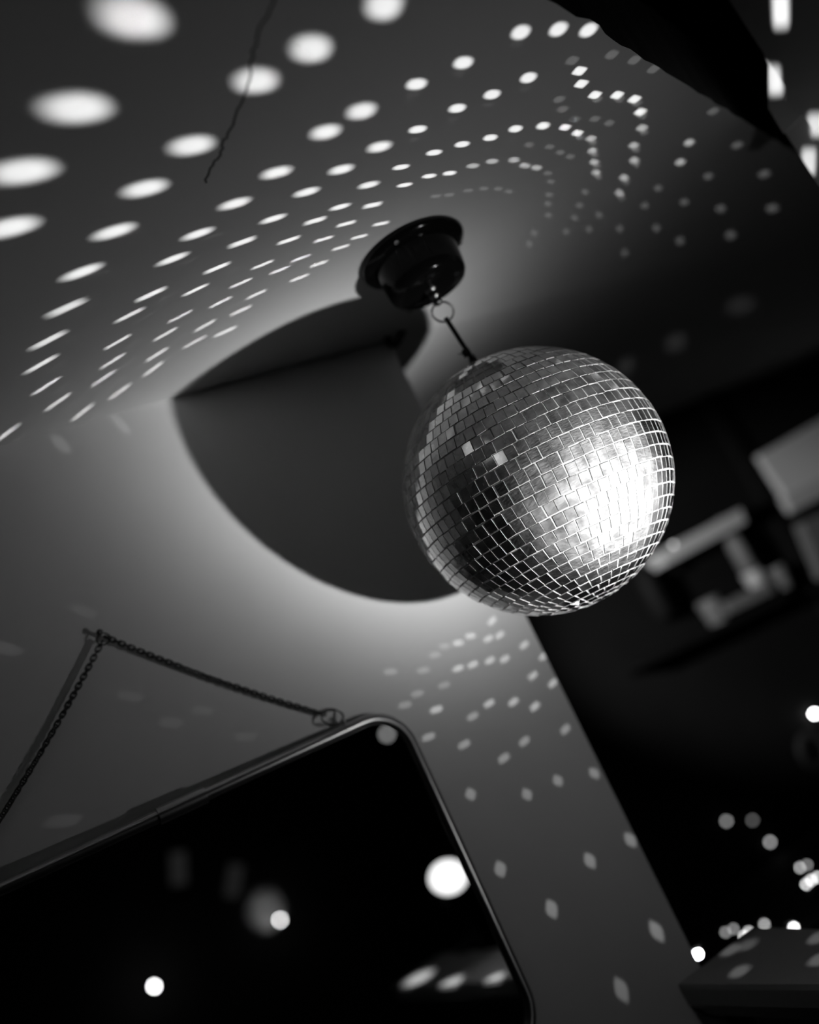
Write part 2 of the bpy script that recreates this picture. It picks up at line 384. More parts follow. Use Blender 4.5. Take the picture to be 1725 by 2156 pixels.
SPOTS = {
    ('c', 0.850): '''-154,3344,3229 -599,3669,3229 996,3931,3229 574,3990,3229 249,4028,3229 -1011,3892,3229 -206,4262,3229 -1285,4222,3229 
-553,4417,3229 760,4631,3229 521,4663,3229 -851,4646,3229 162,4813,3229 822,5035,3229 -1171,4868,3229 -150,4914,3229 
547,5078,3229 -446,5034,3229 290,5138,3229 -671,5165,3229 23,5249,3229 696,5378,3229 -936,5433,3229 -229,5340,3229 
467,5470,3229 -465,5493,3229 274,5491,3229 687,5631,3229 -676,5629,3229 56,5571,3229 471,5704,3229 -184,5715,3229 
283,5761,3229 714,5914,3229 -383,5815,3229 77,5862,3229 -584,5936,3229 -92,5887,3229 534,5951,3229 -333,6061,3229 
379,5975,3229 -498,6183,3229 184,6054,3229 12,6119,3229 -699,6382,3229 ''',
    ('c', 0.700): '''-1419,5143,3229 -1682,5394,3229 -1864,5629,3229 -1992,5933,3229 -1149,5552,3229 -2051,6228,3229 -1356,5808,3229 -1495,6027,3229 
-886,5868,3229 -1657,6205,3229 -1056,6007,3229 -2005,6560,3229 -1216,6233,3229 -1659,6521,3229 -784,6152,3229 -1323,6419,3229 
-934,6318,3229 -2544,6328,3229 ''',
    ('m', 0.850): '''938,5352,3229 941,5574,3229 1117,4626,3229 1420,4634,3229 1793,4610,3229 2048,4739,3229 2265,4877,3229 1088,5043,3229 
1366,5022,3229 1609,5050,3229 1865,5057,3229 1181,5366,3229 1387,5423,3229 1598,5501,3229 1790,5538,3229 2008,5658,3229 
1126,5607,3229 1279,5690,3229 ''',
    ('r', 0.850): '''2244,5237,3229 2275,5386,3229 2403,5587,3229 2594,5717,3229 2758,5873,3229 2845,6081,3229 2193,5807,3229 2309,5959,3229 
''',
    ('r', 0.350): '''2904,6321,3229 2871,6527,3229 2919,6771,3229 2439,6122,3229 2476,6305,3229 2515,6491,3229 2556,6673,3229 2860,6983,3229 
2854,7221,3229 ''',
    ('m', 0.350): '''1461,5738,3229 1612,5796,3229 1791,5914,3229 1884,6057,3229 1986,6164,3229 ''',
    ('d', 0.350): '''3459,6917,3229 3442,7194,3229 ''',
    ('d', 0.070): '''2482,6904,3229 2452,7095,3229 2426,7285,3229 2094,6323,3229 2130,6470,3229 2130,6666,3229 2129,6803,3229 2148,7007,3229 
2024,7209,3229 1986,7371,3229 2363,7478,3229 1159,5898,3229 1262,5965,3229 1416,6028,3229 1544,6104,3229 1665,6201,3229 
1758,6318,3229 3591,6590,3229 4055,7391,3229 3861,7741,3229 4634,8304,3229 3288,7488,3229 3200,7719,3229 3690,8060,3229 
4253,8653,3229 5091,9345,3229 2689,7458,3229 2612,7653,3229 2981,7963,3229 3452,8361,3229 4637,9552,3229 3869,9001,3229 
3138,8598,3229 2477,5229,3229 2673,5404,3229 2859,5615,3229 2177,5095,3229 2114,5441,3229 2153,5571,3229 2265,5766,3229 
2442,5884,3229 2579,6030,3229 1908,5813,3229 2081,5965,3229 2182,6110,3229 2278,6236,3229 ''',
    ('w', 0.300): '''232,7828,408 15,7724,368 -107,7666,356 140,7784,282 243,7833,269 401,7908,100 514,7962,-60 -77,7680,137 
-200,7621,160 70,7750,107 191,7808,64 349,7884,-171 479,7946,-304 -94,7672,-215 97,7763,-294 247,7835,-410 
-506,7475,-68 ''',
    ('w', 0.100): '''-220,7612,378 -328,7560,346 -466,7494,269 -709,7378,370 -366,7542,84 -590,7435,115 -716,7375,75 ''',
    ('w', 0.170): '''-263,7591,-249 -653,7405,-238 -423,7515,-420 -179,7631,-666 35,7734,-624 398,7907,-697 ''',
    ('v', 0.140): '''-542,7458,-791 -136,7652,-1007 145,7786,-1033 455,7934,-1128 480,7946,-1737 95,7762,-1704 -577,7441,-1400 -348,7550,-1857 
336,7877,-2438 ''',
    ('v', 0.090): '''-127,7656,-2641 ''',
    ('c', 0.012): '''6371,14031,3589 ''',
    ('c', 0.014): '''5291,14459,3589 4351,14445,3589 ''',
    ('w', 0.050): '''-2276,6630,3087 ''',
    ('w', 0.060): '''-1826,6844,3118 ''',
    ('w', 0.018): '''-3075,6248,1666 ''',
    ('w', 0.012): '''-2547,6500,1733 -2466,6539,995 -2068,6729,686 -2286,6625,695 -1868,6825,372 ''',
    ('w', 0.013): '''-3105,6234,363 ''',
    ('g', 0.012): '''967,3987,3229 539,4048,3229 723,4705,3229 480,4738,3229 1085,4701,3229 1392,4708,3229 1771,4684,3229 1053,5129,3229 
1336,5108,3229 1582,5137,3229 1842,5144,3229 1569,5602,3229 1764,5641,3229 ''',
    ('g', 0.015): '''-1234,4294,3229 -788,4730,3229 -1112,4960,3229 -1360,5244,3229 -371,5132,3229 -1625,5504,3229 -599,5267,3229 -1809,5748,3229 
-865,5545,3229 -1937,6064,3229 -1081,5668,3229 -385,5607,3229 -1995,6371,3229 -1289,5933,3229 -598,5748,3229 -1429,6162,3229 
-810,5997,3229 -1593,6347,3229 -981,6141,3229 -1944,6717,3229 -1142,6376,3229 -500,6067,3229 -1591,6676,3229 -702,6292,3229 
-1249,6570,3229 -853,6465,3229 -613,6532,3229 -2497,6475,3229 ''',
    ('g', 0.072): '''2430,5653,3229 2624,5785,3229 2790,5944,3229 2879,6156,3229 2337,6032,3229 2940,6402,3229 2908,6614,3229 2958,6864,3229 
2469,6199,3229 2507,6386,3229 2547,6576,3229 2589,6763,3229 2899,7081,3229 2894,7325,3229 ''',
    ('l', 0.120): '''757,7585,-2887 816,8043,-2887 1412,7516,-2887 1278,7169,-2887 ''',
    ('l', 0.080): '''959,7982,-2887 ''',
    ('k', 1.100): '''2960,2715,-2887 2298,3768,-2887 1921,4710,-2887 ''',
}

# ------------------------------------------------------------------ the mirror ball
BC = BALL + CAM
ball = empty('mirror_ball', BC)
tag(ball, 'mirror ball of small square silver tiles hanging in the centre', 'mirror ball')
bm = bmesh.new(); bmesh.ops.create_uvsphere(bm, u_segments=160, v_segments=100, radius=R_BALL - 0.00042)
bmesh.ops.translate(bm, verts=bm.verts[:], vec=BC)
build('ball_core', bm, M['core'], ball, True)
PITCH_T = math.radians(5.10)
PH = {-0.9: -80.9, 4.20: -69.8, 9.30: -71.9, 14.4: -70.0}
bm = bmesh.new()
tile_list = []
lat = -0.9 - 5.10 * 17
rows = []
while lat < 88:
    rows.append(lat); lat += 5.10
for la in rows:
    n = max(3, int(round(360 * math.cos(math.radians(la)) / 4.47)))
    ph0 = next((v for k, v in PH.items() if abs(k - la) < 0.2), None)
    if ph0 is None: ph0 = rng.uniform(0, 360)
    wid = 2 * math.pi * R_BALL * math.cos(math.radians(la)) / n
    for k in range(n):
        lo = math.radians(ph0 + 360.0 * k / n + rng.normal(0, 0.12)); lr = math.radians(la + rng.normal(0, 0.10))
        N = Vector((math.cos(lr) * math.cos(lo), math.cos(lr) * math.sin(lo), math.sin(lr)))
        e = Vector((-math.sin(lo), math.cos(lo), 0)); u = N.cross(e)
        tile_list.append((N.copy(), e.copy(), u.copy()))
        c = BC + N * (R_BALL + rng.normal(0, 0.00008))
        N2 = (N + e * rng.normal(0, .006) + u * rng.normal(0, .006)).normalized()
        a = rng.normal(0, .018)
        e2 = (e - N2 * e.dot(N2)).normalized(); u2 = N2.cross(e2)
        ee = e2 * math.cos(a) + u2 * math.sin(a); uu = N2.cross(ee)
        hw = min(wid, .0082) * .5 * .93 * (1 + rng.normal(0, .008)); hh = R_BALL * PITCH_T * .5 * .935 * (1 + rng.normal(0, .008))
        vs = []
        for dz, g in ((0, 0.94), (-.0016, 1.0)):
            for sx, sy in ((-1, -1), (1, -1), (1, 1), (-1, 1)):
                vs.append(bm.verts.new(c + N2 * dz + ee * (sx * (hw - (0.00022 if dz == 0 else 0))) + uu * (sy * (hh - (0.00022 if dz == 0 else 0)))))
        f = bm.faces.new(vs[:4]); f.material_index = 0
        for i in range(4):
            f = bm.faces.new((vs[i], vs[4 + i], vs[4 + (i + 1) % 4], vs[(i + 1) % 4])); f.material_index = 1
build('mirror_tiles', bm, [M['tile'], M['edge']], ball)
bm = bmesh.new()
lathe(bm, [(0, R_BALL + .0035), (.009, R_BALL + .003), (.011, R_BALL + .0015), (.011, R_BALL - .004)], BC, (0, 0, 1), 32)
build('top_cap', bm, M['steel_dark'], ball, True)
bm = bmesh.new(); torus(bm, BC + UZ * (R_BALL + .0075), TW, .0045, .0009, 28, 8); build('hanging_loop', bm, M['steel_dark'], ball, True)

# ------------------------------------------------------------------ motor on the ceiling
MC = on_z(873, 541, H_CEIL - 0.006); MC.z = Z0 + H_CEIL
motor = empty('ball_motor', MC)
tag(motor, 'round glossy black motor on the ceiling above the mirror ball', 'motor')
bm = bmesh.new()
lathe(bm, [(0, 0), (.0405, 0), (.0430, .0008), (.0443, .0024), (.0443, .0042), (.0432, .0062), (.0405, .0080), (.0372, .0090), (.0344, .0094)], MC, (0, 0, -1), 72)
flange = build('motor_flange', bm, M['black_plastic'], motor, True)
bm = bmesh.new()
lathe(bm, [(.0350, .0060), (.0346, .012), (.0332, .027), (.0322, .0325), (.0300, .0358), (.0262, .0374), (.012, .0378), (0, .0378)], MC, (0, 0, -1), 72)
build('motor_housing', bm, M['black_plastic'], motor, True)
for k, aang in enumerate((0.2, 2.3, 4.4)):
    bm = bmesh.new(); lathe(bm, [(.0020, .0070), (.0020, .0088), (.0012, .0094), (0, .0095)], MC + Vector((math.cos(aang), math.sin(aang), 0)) * .0398, (0, 0, -1), 14)
    build('flange_screw', bm, M['chrome'], flange, True)
bm = bmesh.new()
lathe(bm, [(.0058, .0372), (.0058, .0390), (.0040, .0395), (.0040, .0425), (.0052, .0430), (.0052, .0448), (.0028, .0456), (.0028, .0478), (.0036, .0482), (.0036, .0506), (.002, .0514), (0, .0514)], MC, (0, 0, -1), 24)
build('spindle', bm, M['steel_dark'], motor, True)
# cord from the motor to the wall corner
bm = bmesh.new()
cord = [MC + Vector((.020, .030, -.004)), on_z(868, 640, H_CEIL - .004), on_wall(860, 663, .012), on_wall(848, 700, .010), on_wall(833, 726, .008), on_wall(818, 716, .006), on_wall(806, 704, .006)]
tube(bm, bez(cord, 8), .0030, 10); build('power_cord', bm, M['black_soft'], motor, True)

# ring and cable tie
view = ray(932, 645)
RC = MC + UZ * -.0580; 
ring = empty('split_ring', RC); tag(ring, 'small steel ring hooked under the black ceiling motor', 'ring')
bm = bmesh.new()
axr = (-Vector(view) + TW * .25); axr.z = 0; axr.normalize()
for s in (-.0005, .0005): torus(bm, RC + axr * s, axr, .0085, .0007, 44, 8)
build('ring_wire', bm, M['chrome'], ring, True)
tie = empty('cable_tie', RC + UZ * -.0085); tag(tie, 'black cable tie strap holding the mirror ball below the steel ring', 'strap')
top = RC + UZ * -.0075; bot = BC + UZ * (R_BALL + .0085)
dv = (bot - top).normalized()
sx = dv.cross(axr).normalized()
bm = bmesh.new()
for s, th in ((-1, 1), (1, 1)):
    pass
L_ = (bot - top).length
box_axes(bm, top.lerp(bot, .5), sx * .0017, axr * .0012, dv * (L_ / 2 + .002))
bevel(bm, .0004, 2); build('strap', bm, M['black_soft'], tie)
bm = bmesh.new(); box_axes(bm, top.lerp(bot, .82) + sx * .0012, sx * .0030, axr * .0022, dv * .0028); bevel(bm, .0006, 2)
tube(bm, [top.lerp(bot, .82) + sx * .003, top.lerp(bot, .78) + sx * .0060, top.lerp(bot, .76) + sx * .0072], .0004, 6)
build('tie_head', bm, M['black_soft'], tie)

# ------------------------------------------------------------------ wall mirror on its chain
NM = Vector((0.4859, -0.8735, 0.0303)).normalized()
q0 = on_wall(1000, 1850, .0095)
def on_mirror(px, py, off=0.0):
    return on_plane(px, py, q0 + NM * off, NM)
pTL, pTR = on_mirror(0, 1848), on_mirror(740, 1520)
UM = (pTR - pTL).normalized(); UM = (UM + TW * 0.0 + (TW - NM * TW.dot(NM)).normalized() * 1.2).normalized()
VM = NM.cross(UM).normalized()
if VM.z < 0: VM = -VM
rt = on_mirror(976, 1775); tpz = on_mirror(600, 1582)
def mc(p): v = p - q0; return v.dot(UM), v.dot(VM)
TUBE = .0046
xr = mc(rt)[0] - TUBE; yt = mc(tpz)[1] - TUBE
xl = xr - .385; yb = yt - .262; RCN = .031
def mp(x, y, off=0.0): return q0 + UM * x + VM * y + NM * off
path = []
for cx, cy, a0 in ((xr - RCN, yt - RCN, 90), (xr - RCN, yb + RCN, 0), (xl + RCN, yb + RCN, -90), (xl + RCN, yt - RCN, 180)):
    for k in range(13):
        a = math.radians(a0 - 90 * k / 12); path.append((cx + RCN * math.cos(a), cy + RCN * math.sin(a)))
dense = []
for i, p in enumerate(path):
    q = path[(i + 1) % len(path)]; dd = math.hypot(q[0] - p[0], q[1] - p[1]); k = max(1, int(dd / .012))
    for j in range(k): dense.append((p[0] + (q[0] - p[0]) * j / k, p[1] + (q[1] - p[1]) * j / k))
mir = empty('wall_mirror', mp((xl + xr) / 2, yt))
tag(mir, 'wall mirror with round dark metal tube frame hanging from a chain', 'mirror')
bm = bmesh.new(); tube(bm, [mp(x, y, 0.0) for x, y in dense], TUBE, 16, True); mframe = build('mirror_frame', bm, M['frame_metal'], mir, True)
bm = bmesh.new()
gp = [mp(x, y, .0000) for x, y in dense]
prism(bm, gp, -NM * .003)
build('mirror_glass', bm, M['mirror'], mir)
bm = bmesh.new()
sl = [on_mirror(330, 1712), on_mirror(431, 1668)]
x0_, x1_ = mc(sl[0])[0], mc(sl[1])[0]
tube(bm, [mp(x0_, yt), mp(x0_ + .0004, yt), mp((x0_ + x1_) / 2, yt), mp(x1_ - .0004, yt), mp(x1_, yt)], TUBE + .0017, 20)
build('joint_sleeve', bm, M['frame_metal'], mframe, True)
nail_p = on_wall(212, 1340, .007)
xn = mc(nail_p)[0]; xe = mc(on_mirror(722, 1520))[0]; xe2 = 2 * xn - xe
for x in (xe, xe2):
    bm = bmesh.new(); pe = mp(x, yt + TUBE)
    torus(bm, pe + VM * .0022, UM, .0026, .0009, 24, 8); lathe(bm, [(.0, -.001), (.0022, -.001), (.0022, .0012), (0, .0014)], pe, VM, 16)
    build('eyelet', bm, M['chrome'], mframe, True)
def ring_at(x, sgn):
    d = (nail_p - mp(x, yt + TUBE + .003)).normalized(); c = mp(x, yt + TUBE + .003) + d * .0085
    bm = bmesh.new()
    ax = (NM + VM * .55 + UM * (.2 * sgn)).normalized(); torus(bm, c, ax, .0088, .00055, 40, 8, 1.0)
    ax = (NM + VM * .95 + UM * (.1 * sgn)).normalized(); torus(bm, c + NM * .0005, ax, .0088, .00055, 40, 8, 1.0)
    build('chain_ring', bm, M['chain'], mir, True); return c + d * .0085
def chain(a, b, twist):
    bm = bmesh.new(); L = (b - a).length; pitch = .0036; n = int(L / pitch); d = (b - a).normalized()
    s = (NM - d * NM.dot(d)).normalized(); t2 = d.cross(s)
    for i in range(n + 1):
        u = i / n; c = a.lerp(b, u) - UZ * (.0035 * 4 * u * (1 - u)); ang = twist * u + (math.pi / 2 if i % 2 else 0) + rng.normal(0, .12)
        w = s * math.cos(ang) + t2 * math.sin(ang)
        pts = []
        for k in range(16):
            th = 2 * math.pi * k / 16; x = .0021 * math.cos(th); y = .00175 * math.sin(th)
            x += .0008 * (1 if math.cos(th) > 0 else -1)
            pts.append(c + d * x + w * y)
        tube(bm, pts, .00068, 6, True)
    return bm
e1 = ring_at(xe, 1); e2 = ring_at(xe2, -1); e2 = e2 - NW * .021
nh = nail_p + NW * .002
bm = chain(nh + UM * .004 - UZ * .003, e1, 2.5); build('chain', bm, M['chain'], mir, True)
bm = chain(nh - UM * .002 - UZ * .006, e2, 0.9); build('chain', bm, M['chain'], mir, True)
bm = bmesh.new(); torus(bm, nh - UZ * .003 + UM * .001, (NW + UZ * .3), .0048, .0006, 32, 8); build('top_ring', bm, M['chain'], mir, True)
nl = empty('wall_nail', on_wall(210, 1338, 0)); tag(nl, 'small nail in the white wall carrying the mirror chain', 'nail')
bm = bmesh.new(); lathe(bm, [(0, 0.0), (.0010, 0.0), (.0010, .010), (.0022, .0102), (.0024, .0110), (0, .0116)], on_wall(210, 1338, 0), NW, 16); build('nail_shank', bm, M['steel_dark'], nl, True)

# ------------------------------------------------------------------ the lamp that shines on the ball
LP = W(LAMP)
lamp = empty('clip_lamp', LP); tag(lamp, 'small bright clip-on spot lamp by the ledge, seen as a white disc in the mirror', 'lamp')
lens_mat = bpy.data.materials.new('lamp_lens'); lens_mat.use_nodes = True; nt = lens_mat.node_tree
nt.nodes.remove(nt.nodes['Principled BSDF']); em = nt.nodes.new('ShaderNodeEmission'); em.inputs['Strength'].default_value = 1.7
nt.links.new(em.outputs[0], nt.nodes['Material Output'].inputs['Surface'])
bm = bmesh.new(); lathe(bm, [(0, 0), (.027, 0)], LP - LAMP_AIM * .001, LAMP_AIM, 48); lens = build('lamp_lens', bm, lens_mat, lamp)
bm = bmesh.new(); lathe(bm, [(.0275, .002), (.029, .002), (.030, 0), (.029, -.02), (.022, -.045), (.016, -.06), (.012, -.066), (0, -.066)], LP, LAMP_AIM, 48)
housing = build('lamp_housing', bm, M['black_soft'], lamp, True)
lens.parent = housing; lens.matrix_parent_inverse = Matrix.Identity(4)
cb = LP - LAMP_AIM * .05; foot = Vector((cb.x, cb.y, 0)); 
lt = (LP - CAM).dot(TW); ln = (LP - CAM).dot(NW) + WD
bm = bmesh.new(); tube(bm, bez([LP - LAMP_AIM * .062, LP - LAMP_AIM * .072 + UZ * -.004, tn(.472, ln, ZLEDGE + .012)], 8), .004, 10); build('lamp_neck', bm, M['black_soft'], lamp, True)
bm = bmesh.new(); box_tn(bm, .445, .478, ln - .014, ln + .014, ZLEDGE + .0005, ZLEDGE + .012); box_tn(bm, .4665, .478, ln - .014, ln + .014, ZLEDGE - .05, ZLEDGE + .0005)
build('lamp_clamp', bm, M['black_soft'], lamp)

# ------------------------------------------------------------------ added spot lights standing in for the ball tiles' reflections
SPOT_K = 1.0
def facet_normal(X):
    N = Vector((0.3, -0.6, 0.5)).normalized()
    for _ in range(200):
        Fp = BALL + N * R_BALL
        a = ((LAMP - Fp).normalized() + (X - Fp).normalized()).normalized()
        N = (N * .5 + a * .5).normalized()
    return N
grp = None
def gobo_group():
    g = bpy.data.node_groups.new('tile_spotlight', 'ShaderNodeTree')
    for nme, dv in (('A', .03), ('B', .03), ('Soft', .3), ('Power', 4.0)):
        s = g.interface.new_socket(nme, in_out='INPUT', socket_type='NodeSocketFloat'); s.default_value = dv
    g.interface.new_socket('Fac', in_out='OUTPUT', socket_type='NodeSocketFloat')
    gi = g.nodes.new('NodeGroupInput'); go = g.nodes.new('NodeGroupOutput')
    tc = g.nodes.new('ShaderNodeTexCoord'); sx = g.nodes.new('ShaderNodeSeparateXYZ'); g.links.new(tc.outputs['Normal'], sx.inputs[0])
    def op(kind, a, b=None, c=None):
        n = g.nodes.new('ShaderNodeMath'); n.operation = kind
        for i, s in enumerate((a, b, c)):
            if s is None: continue
            if isinstance(s, (int, float)): n.inputs[i].default_value = s
            else: g.links.new(s, n.inputs[i])
        return n.outputs[0]
    def across(comp, half):
        return op('POWER', op('DIVIDE', op('ABSOLUTE', op('DIVIDE', comp, sx.outputs[2])), half), gi.outputs['Power'])
    u = op('POWER', op('ADD', across(sx.outputs[0], gi.outputs['A']), across(sx.outputs[1], gi.outputs['B'])), op('DIVIDE', 1.0, gi.outputs['Power']))
    mr = g.nodes.new('ShaderNodeMapRange'); mr.interpolation_type = 'SMOOTHSTEP'
    g.links.new(u, mr.inputs['Value'])
    g.links.new(op('SUBTRACT', 1.0, gi.outputs['Soft']), mr.inputs['From Min']); g.links.new(op('ADD', 1.0, gi.outputs['Soft']), mr.inputs['From Max'])
    mr.inputs['To Min'].default_value = 1; mr.inputs['To Max'].default_value = 0
    g.links.new(mr.outputs[0], go.inputs['Fac'])
    return g
TILE_BEAM = gobo_group()
beam_count = 0
def tile_spotlight(X, rad, kind):
    """spot light set on one tile in place of its reflection towards the point X (camera-based coordinates)"""
    global beam_count
    N = facet_normal(X); Fp = BALL + N * R_BALL; v = X - Fp; d = v.length; v.normalize()
    lo = math.atan2(N.y, N.x); e1 = Vector((-math.sin(lo), math.cos(lo), 0)); e2 = N.cross(e1)
    D = (LAMP - Fp).length
    # the tile seen along the beam: full width across the plane of incidence, foreshortened within it
    ax = v.cross(N).normalized(); ay = v.cross(ax).normalized(); cosi = N.dot(v)
    h = .0044 * (1 + d / D) * {'w': .85, 'v': .68, 'd': .78, 'g': .70, 'm': .95, 'r': .85, 'k': 1.5}.get(kind, 1.0)
    clear = min(max((cosi - .15) / .35, .12), 1.0)
    blur = {'c': .0098 * clear, 'm': .0042 * clear, 'r': .0015, 'l': .006, 'k': .010, 'p': .006, }.get(kind, .0020) * d / D
    ha, hb = h, h * max(abs(cosi), {'w': .5, 'v': .75, 'd': .36}.get(kind, .2))
    if kind == 'v':                     # tiles round the lower pole sit cornerwise
        ax, ay = (ax + ay).normalized(), (ay - ax).normalized()
    A = math.hypot(ha, blur) / d; B = math.hypot(hb, blur) / d
    sn = {'k': UZ, 'd': UZ, 'g': UZ, 'v': NW, 'c': UZ, 'w': NW, 'h': NW, 'l': UZ, 'm': UZ, 'r': UZ, 'p': nA}[kind]
    cosx = max(abs(v.dot(sn)), .12)
    power = 4 * math.pi * rad * math.pi / .62 * d * d / cosx * SPOT_K
    L = bpy.data.lights.new('tile_spotlight', 'SPOT'); L.energy = power; L.shadow_soft_size = 0.0
    L.spot_size = 2 * math.atan(math.hypot(A, B) * 1.65); L.spot_blend = 0.0
    L.use_nodes = True; nt = L.node_tree; em = nt.nodes['Emission']
    gn = nt.nodes.new('ShaderNodeGroup'); gn.node_tree = TILE_BEAM
    gn.inputs['A'].default_value = A; gn.inputs['B'].default_value = B
    gn.inputs['Soft'].default_value = min(.6, .20 + .35 * blur / max(min(ha, hb), 1e-4))
    gn.inputs['Power'].default_value = 2.2 if kind in 'clmk' and cosi > .3 else 3.0 if kind in 'vwd' else 4.0
    nt.links.new(gn.outputs[0], em.inputs['Strength'])
    o = bpy.data.objects.new('tile_spotlight', L); COL.objects.link(o)
    mt = Matrix.Identity(4)
    z = -v; x = ax; y = z.cross(x).normalized(); x = y.cross(z)
    for i, q in enumerate((x, y, z)): mt[0][i], mt[1][i], mt[2][i] = q
    mt.translation = W(Fp + N * .0022)
    o.matrix_world = mt
    beam_count += 1
for (kind, rad), txt in SPOTS.items():
    for s in txt.split():
        tile_spotlight(Vector([int(q) * 1e-4 for q in s.split(',')]), rad, kind)
# and onto the post
for px, py, fn, kind, rad in ((1640, 15, front, 'p', .8), (1629, 165, side, 'p', .7), (1711, 272, front, 'p', .6), (1696, 347, side, 'p', .6)):
    tile_spotlight(fn(px, py) - CAM, rad, kind)
# the same pattern goes on over the ceiling outside the picture
more = []
for N, e_, u_ in tile_list:
    Fp = BALL + N * R_BALL; l = (LAMP - Fp).normalized(); ci = N.dot(l)
    if ci < .22: continue
    r = 2 * ci * N - l
    if r.z < .12: continue
    X = Fp + r * ((H_CEIL - Fp.z) / r.z)
    if (X - Fp).length > .62 or X.dot(NW) + WD < .02: continue
    if (W(X) - b0).dot(side_v) > -.01: continue
    wz = X.dot(FWD)
    if wz > .02:
        px, py = 862.5 + F_PX * X.dot(IMX) / wz, 1078 - F_PX * X.dot(IMY) / wz
        if -60 < px < 1800 and -60 < py < 2200: continue
    more.append(X)
for X in more[:90]: tile_spotlight(X, .7, 'c')
print('tile beams', beam_count, len(more))

# ------------------------------------------------------------------ the dark room beyond the opening
FARN = -0.812
def far(px, py, n=FARN): return on_wall(px, py, n)
def slab(name, px4, n, depth, mat, parent=None):
    bm = bmesh.new(); prism(bm, [far(x, y, n) for x, y in px4], NW * -depth); return build(name, bm, mat, parent)
def bulb_mat(name, s):
    mt = bpy.data.materials.new(name); mt.use_nodes = True; nt = mt.node_tree
    nt.nodes.remove(nt.nodes['Principled BSDF']); e = nt.nodes.new('ShaderNodeEmission'); e.inputs['Strength'].default_value = s
    nt.links.new(e.outputs[0], nt.nodes['Material Output'].inputs['Surface']); return mt
M['far_dark'] = pmat('far_dark_wood', 0.007, 0.7, spec=0.2, var=0.3)
M['bright'] = pmat('bright_paint', 0.85, 0.6)
cup = empty('pale_cupboard', far(1720, 1040)); tag(cup, 'blurred pale lit cupboard with a shelf edge at the far right', 'cupboard')
slab('cupboard_back', [(1598, 958), (1800, 842), (1800, 990), (1660, 1048)], FARN, .02, M['bright'], cup)
slab('cupboard_shelf', [(1652, 1046), (1800, 975), (1800, 1012), (1672, 1076)], FARN + .06, .02, M['pale'], cup)
slab('cupboard_front', [(1690, 1098), (1800, 1048), (1800, 1190), (1738, 1215)], FARN + .02, .03, M['mid'], cup)
sh = empty('back_shelf', far(1480, 1125)); tag(sh, 'blurred pale shelf board on the dark far wall right of the mirror ball', 'shelf')
slab('shelf_board', [(1392, 1158), (1560, 1070), (1572, 1100), (1408, 1188)], FARN + .09, .08, M['pale'], sh)
for x, y in ((1412, 1165), (1540, 1100)):
    slab('shelf_bracket', [(x, y + 8), (x + 7, y + 5), (x + 22, y + 34), (x + 15, y + 38)], FARN + .02, .02, M['far_dark'], sh)
def far_lathe(name, px, py, prof, n, mat, label, cat, group=None, scale=1.0):
    p = far(px, py, n); o = empty(name, p); tag(o, label, cat, group)
    bm = bmesh.new(); lathe(bm, [(r * scale, h * scale) for r, h in prof], p, (0, 0, 1), 28); build('glass_body' if 'bottle' in name else 'bowl', bm, mat, o, True); return o
BOT = [(0, 0), (.030, 0), (.034, .004), (.034, .11), (.030, .135), (.013, .165), (.012, .215), (.015, .217), (.015, .228), (0, .229)]
CUPP = [(0, 0), (.022, 0), (.026, .004), (.034, .07), (.036, .085), (.033, .085), (.030, .06), (0, .006)]
tr = empty('serving_tray', far(1575, 1258)); tag(tr, 'blurred pale tray on the lower dark shelf at the far wall', 'tray')
slab('tray_rim', [(1525, 1268), (1618, 1224), (1630, 1246), (1540, 1290)], FARN + .07, .05, M['mid'], tr)
lowsh = empty('low_shelf', far(1580, 1285)); tag(lowsh, 'dark lower shelf on the far wall carrying the pale tray and cups', 'shelf')
slab('low_board', [(1350, 1392), (1655, 1248), (1661, 1260), (1356, 1404)], FARN + .08, .075, M['far_dark'], lowsh)
for px, py, sc, mt, lb in ((1606, 1250, .62, 'pale', 'small pale cup at the right end of the tray'), (1655, 1240, .60, 'mid', 'small grey cup standing right of the tray'), (1518, 1318, .7, 'mid', 'grey cup standing left of the tray')):
    far_lathe('cup', px, py, CUPP, FARN + .04, M[mt], lb + ' on the far shelf', 'cup', scale=sc)
far_lathe('bottle', 1578, 1200, BOT, FARN + .035, M['mid'], 'blurred grey bottle below the right end of the pale far shelf', 'bottle', scale=.55)
far_lathe('bottle', 1400, 1300, BOT, FARN + .035, M['far_dark'], 'dark bottle close to the lower right edge of the mirror ball', 'bottle', scale=.7)
zc_post = min(far(x, y, -.51).z for x, y in ((1470, 2009), (1610, 1946), (1672, 1953), (1722, 1847))) - Z0 - .0115
pst = empty('dark_post', far(1625, 1060, NFAR + .022)); tag(pst, 'dark upright post between the far shelf and the pale cupboard', 'post')
t_ = (far(1600, 1010, NFAR + .022) - CAM).dot(TW); wpx = .04
bm = bmesh.new(); box_tn(bm, t_ - wpx / 2, t_ + wpx / 2, NFAR + .001, NFAR + .022, zc_post, slope(-.72) - .002); build('post_shaft', bm, M['far_dark'], pst)
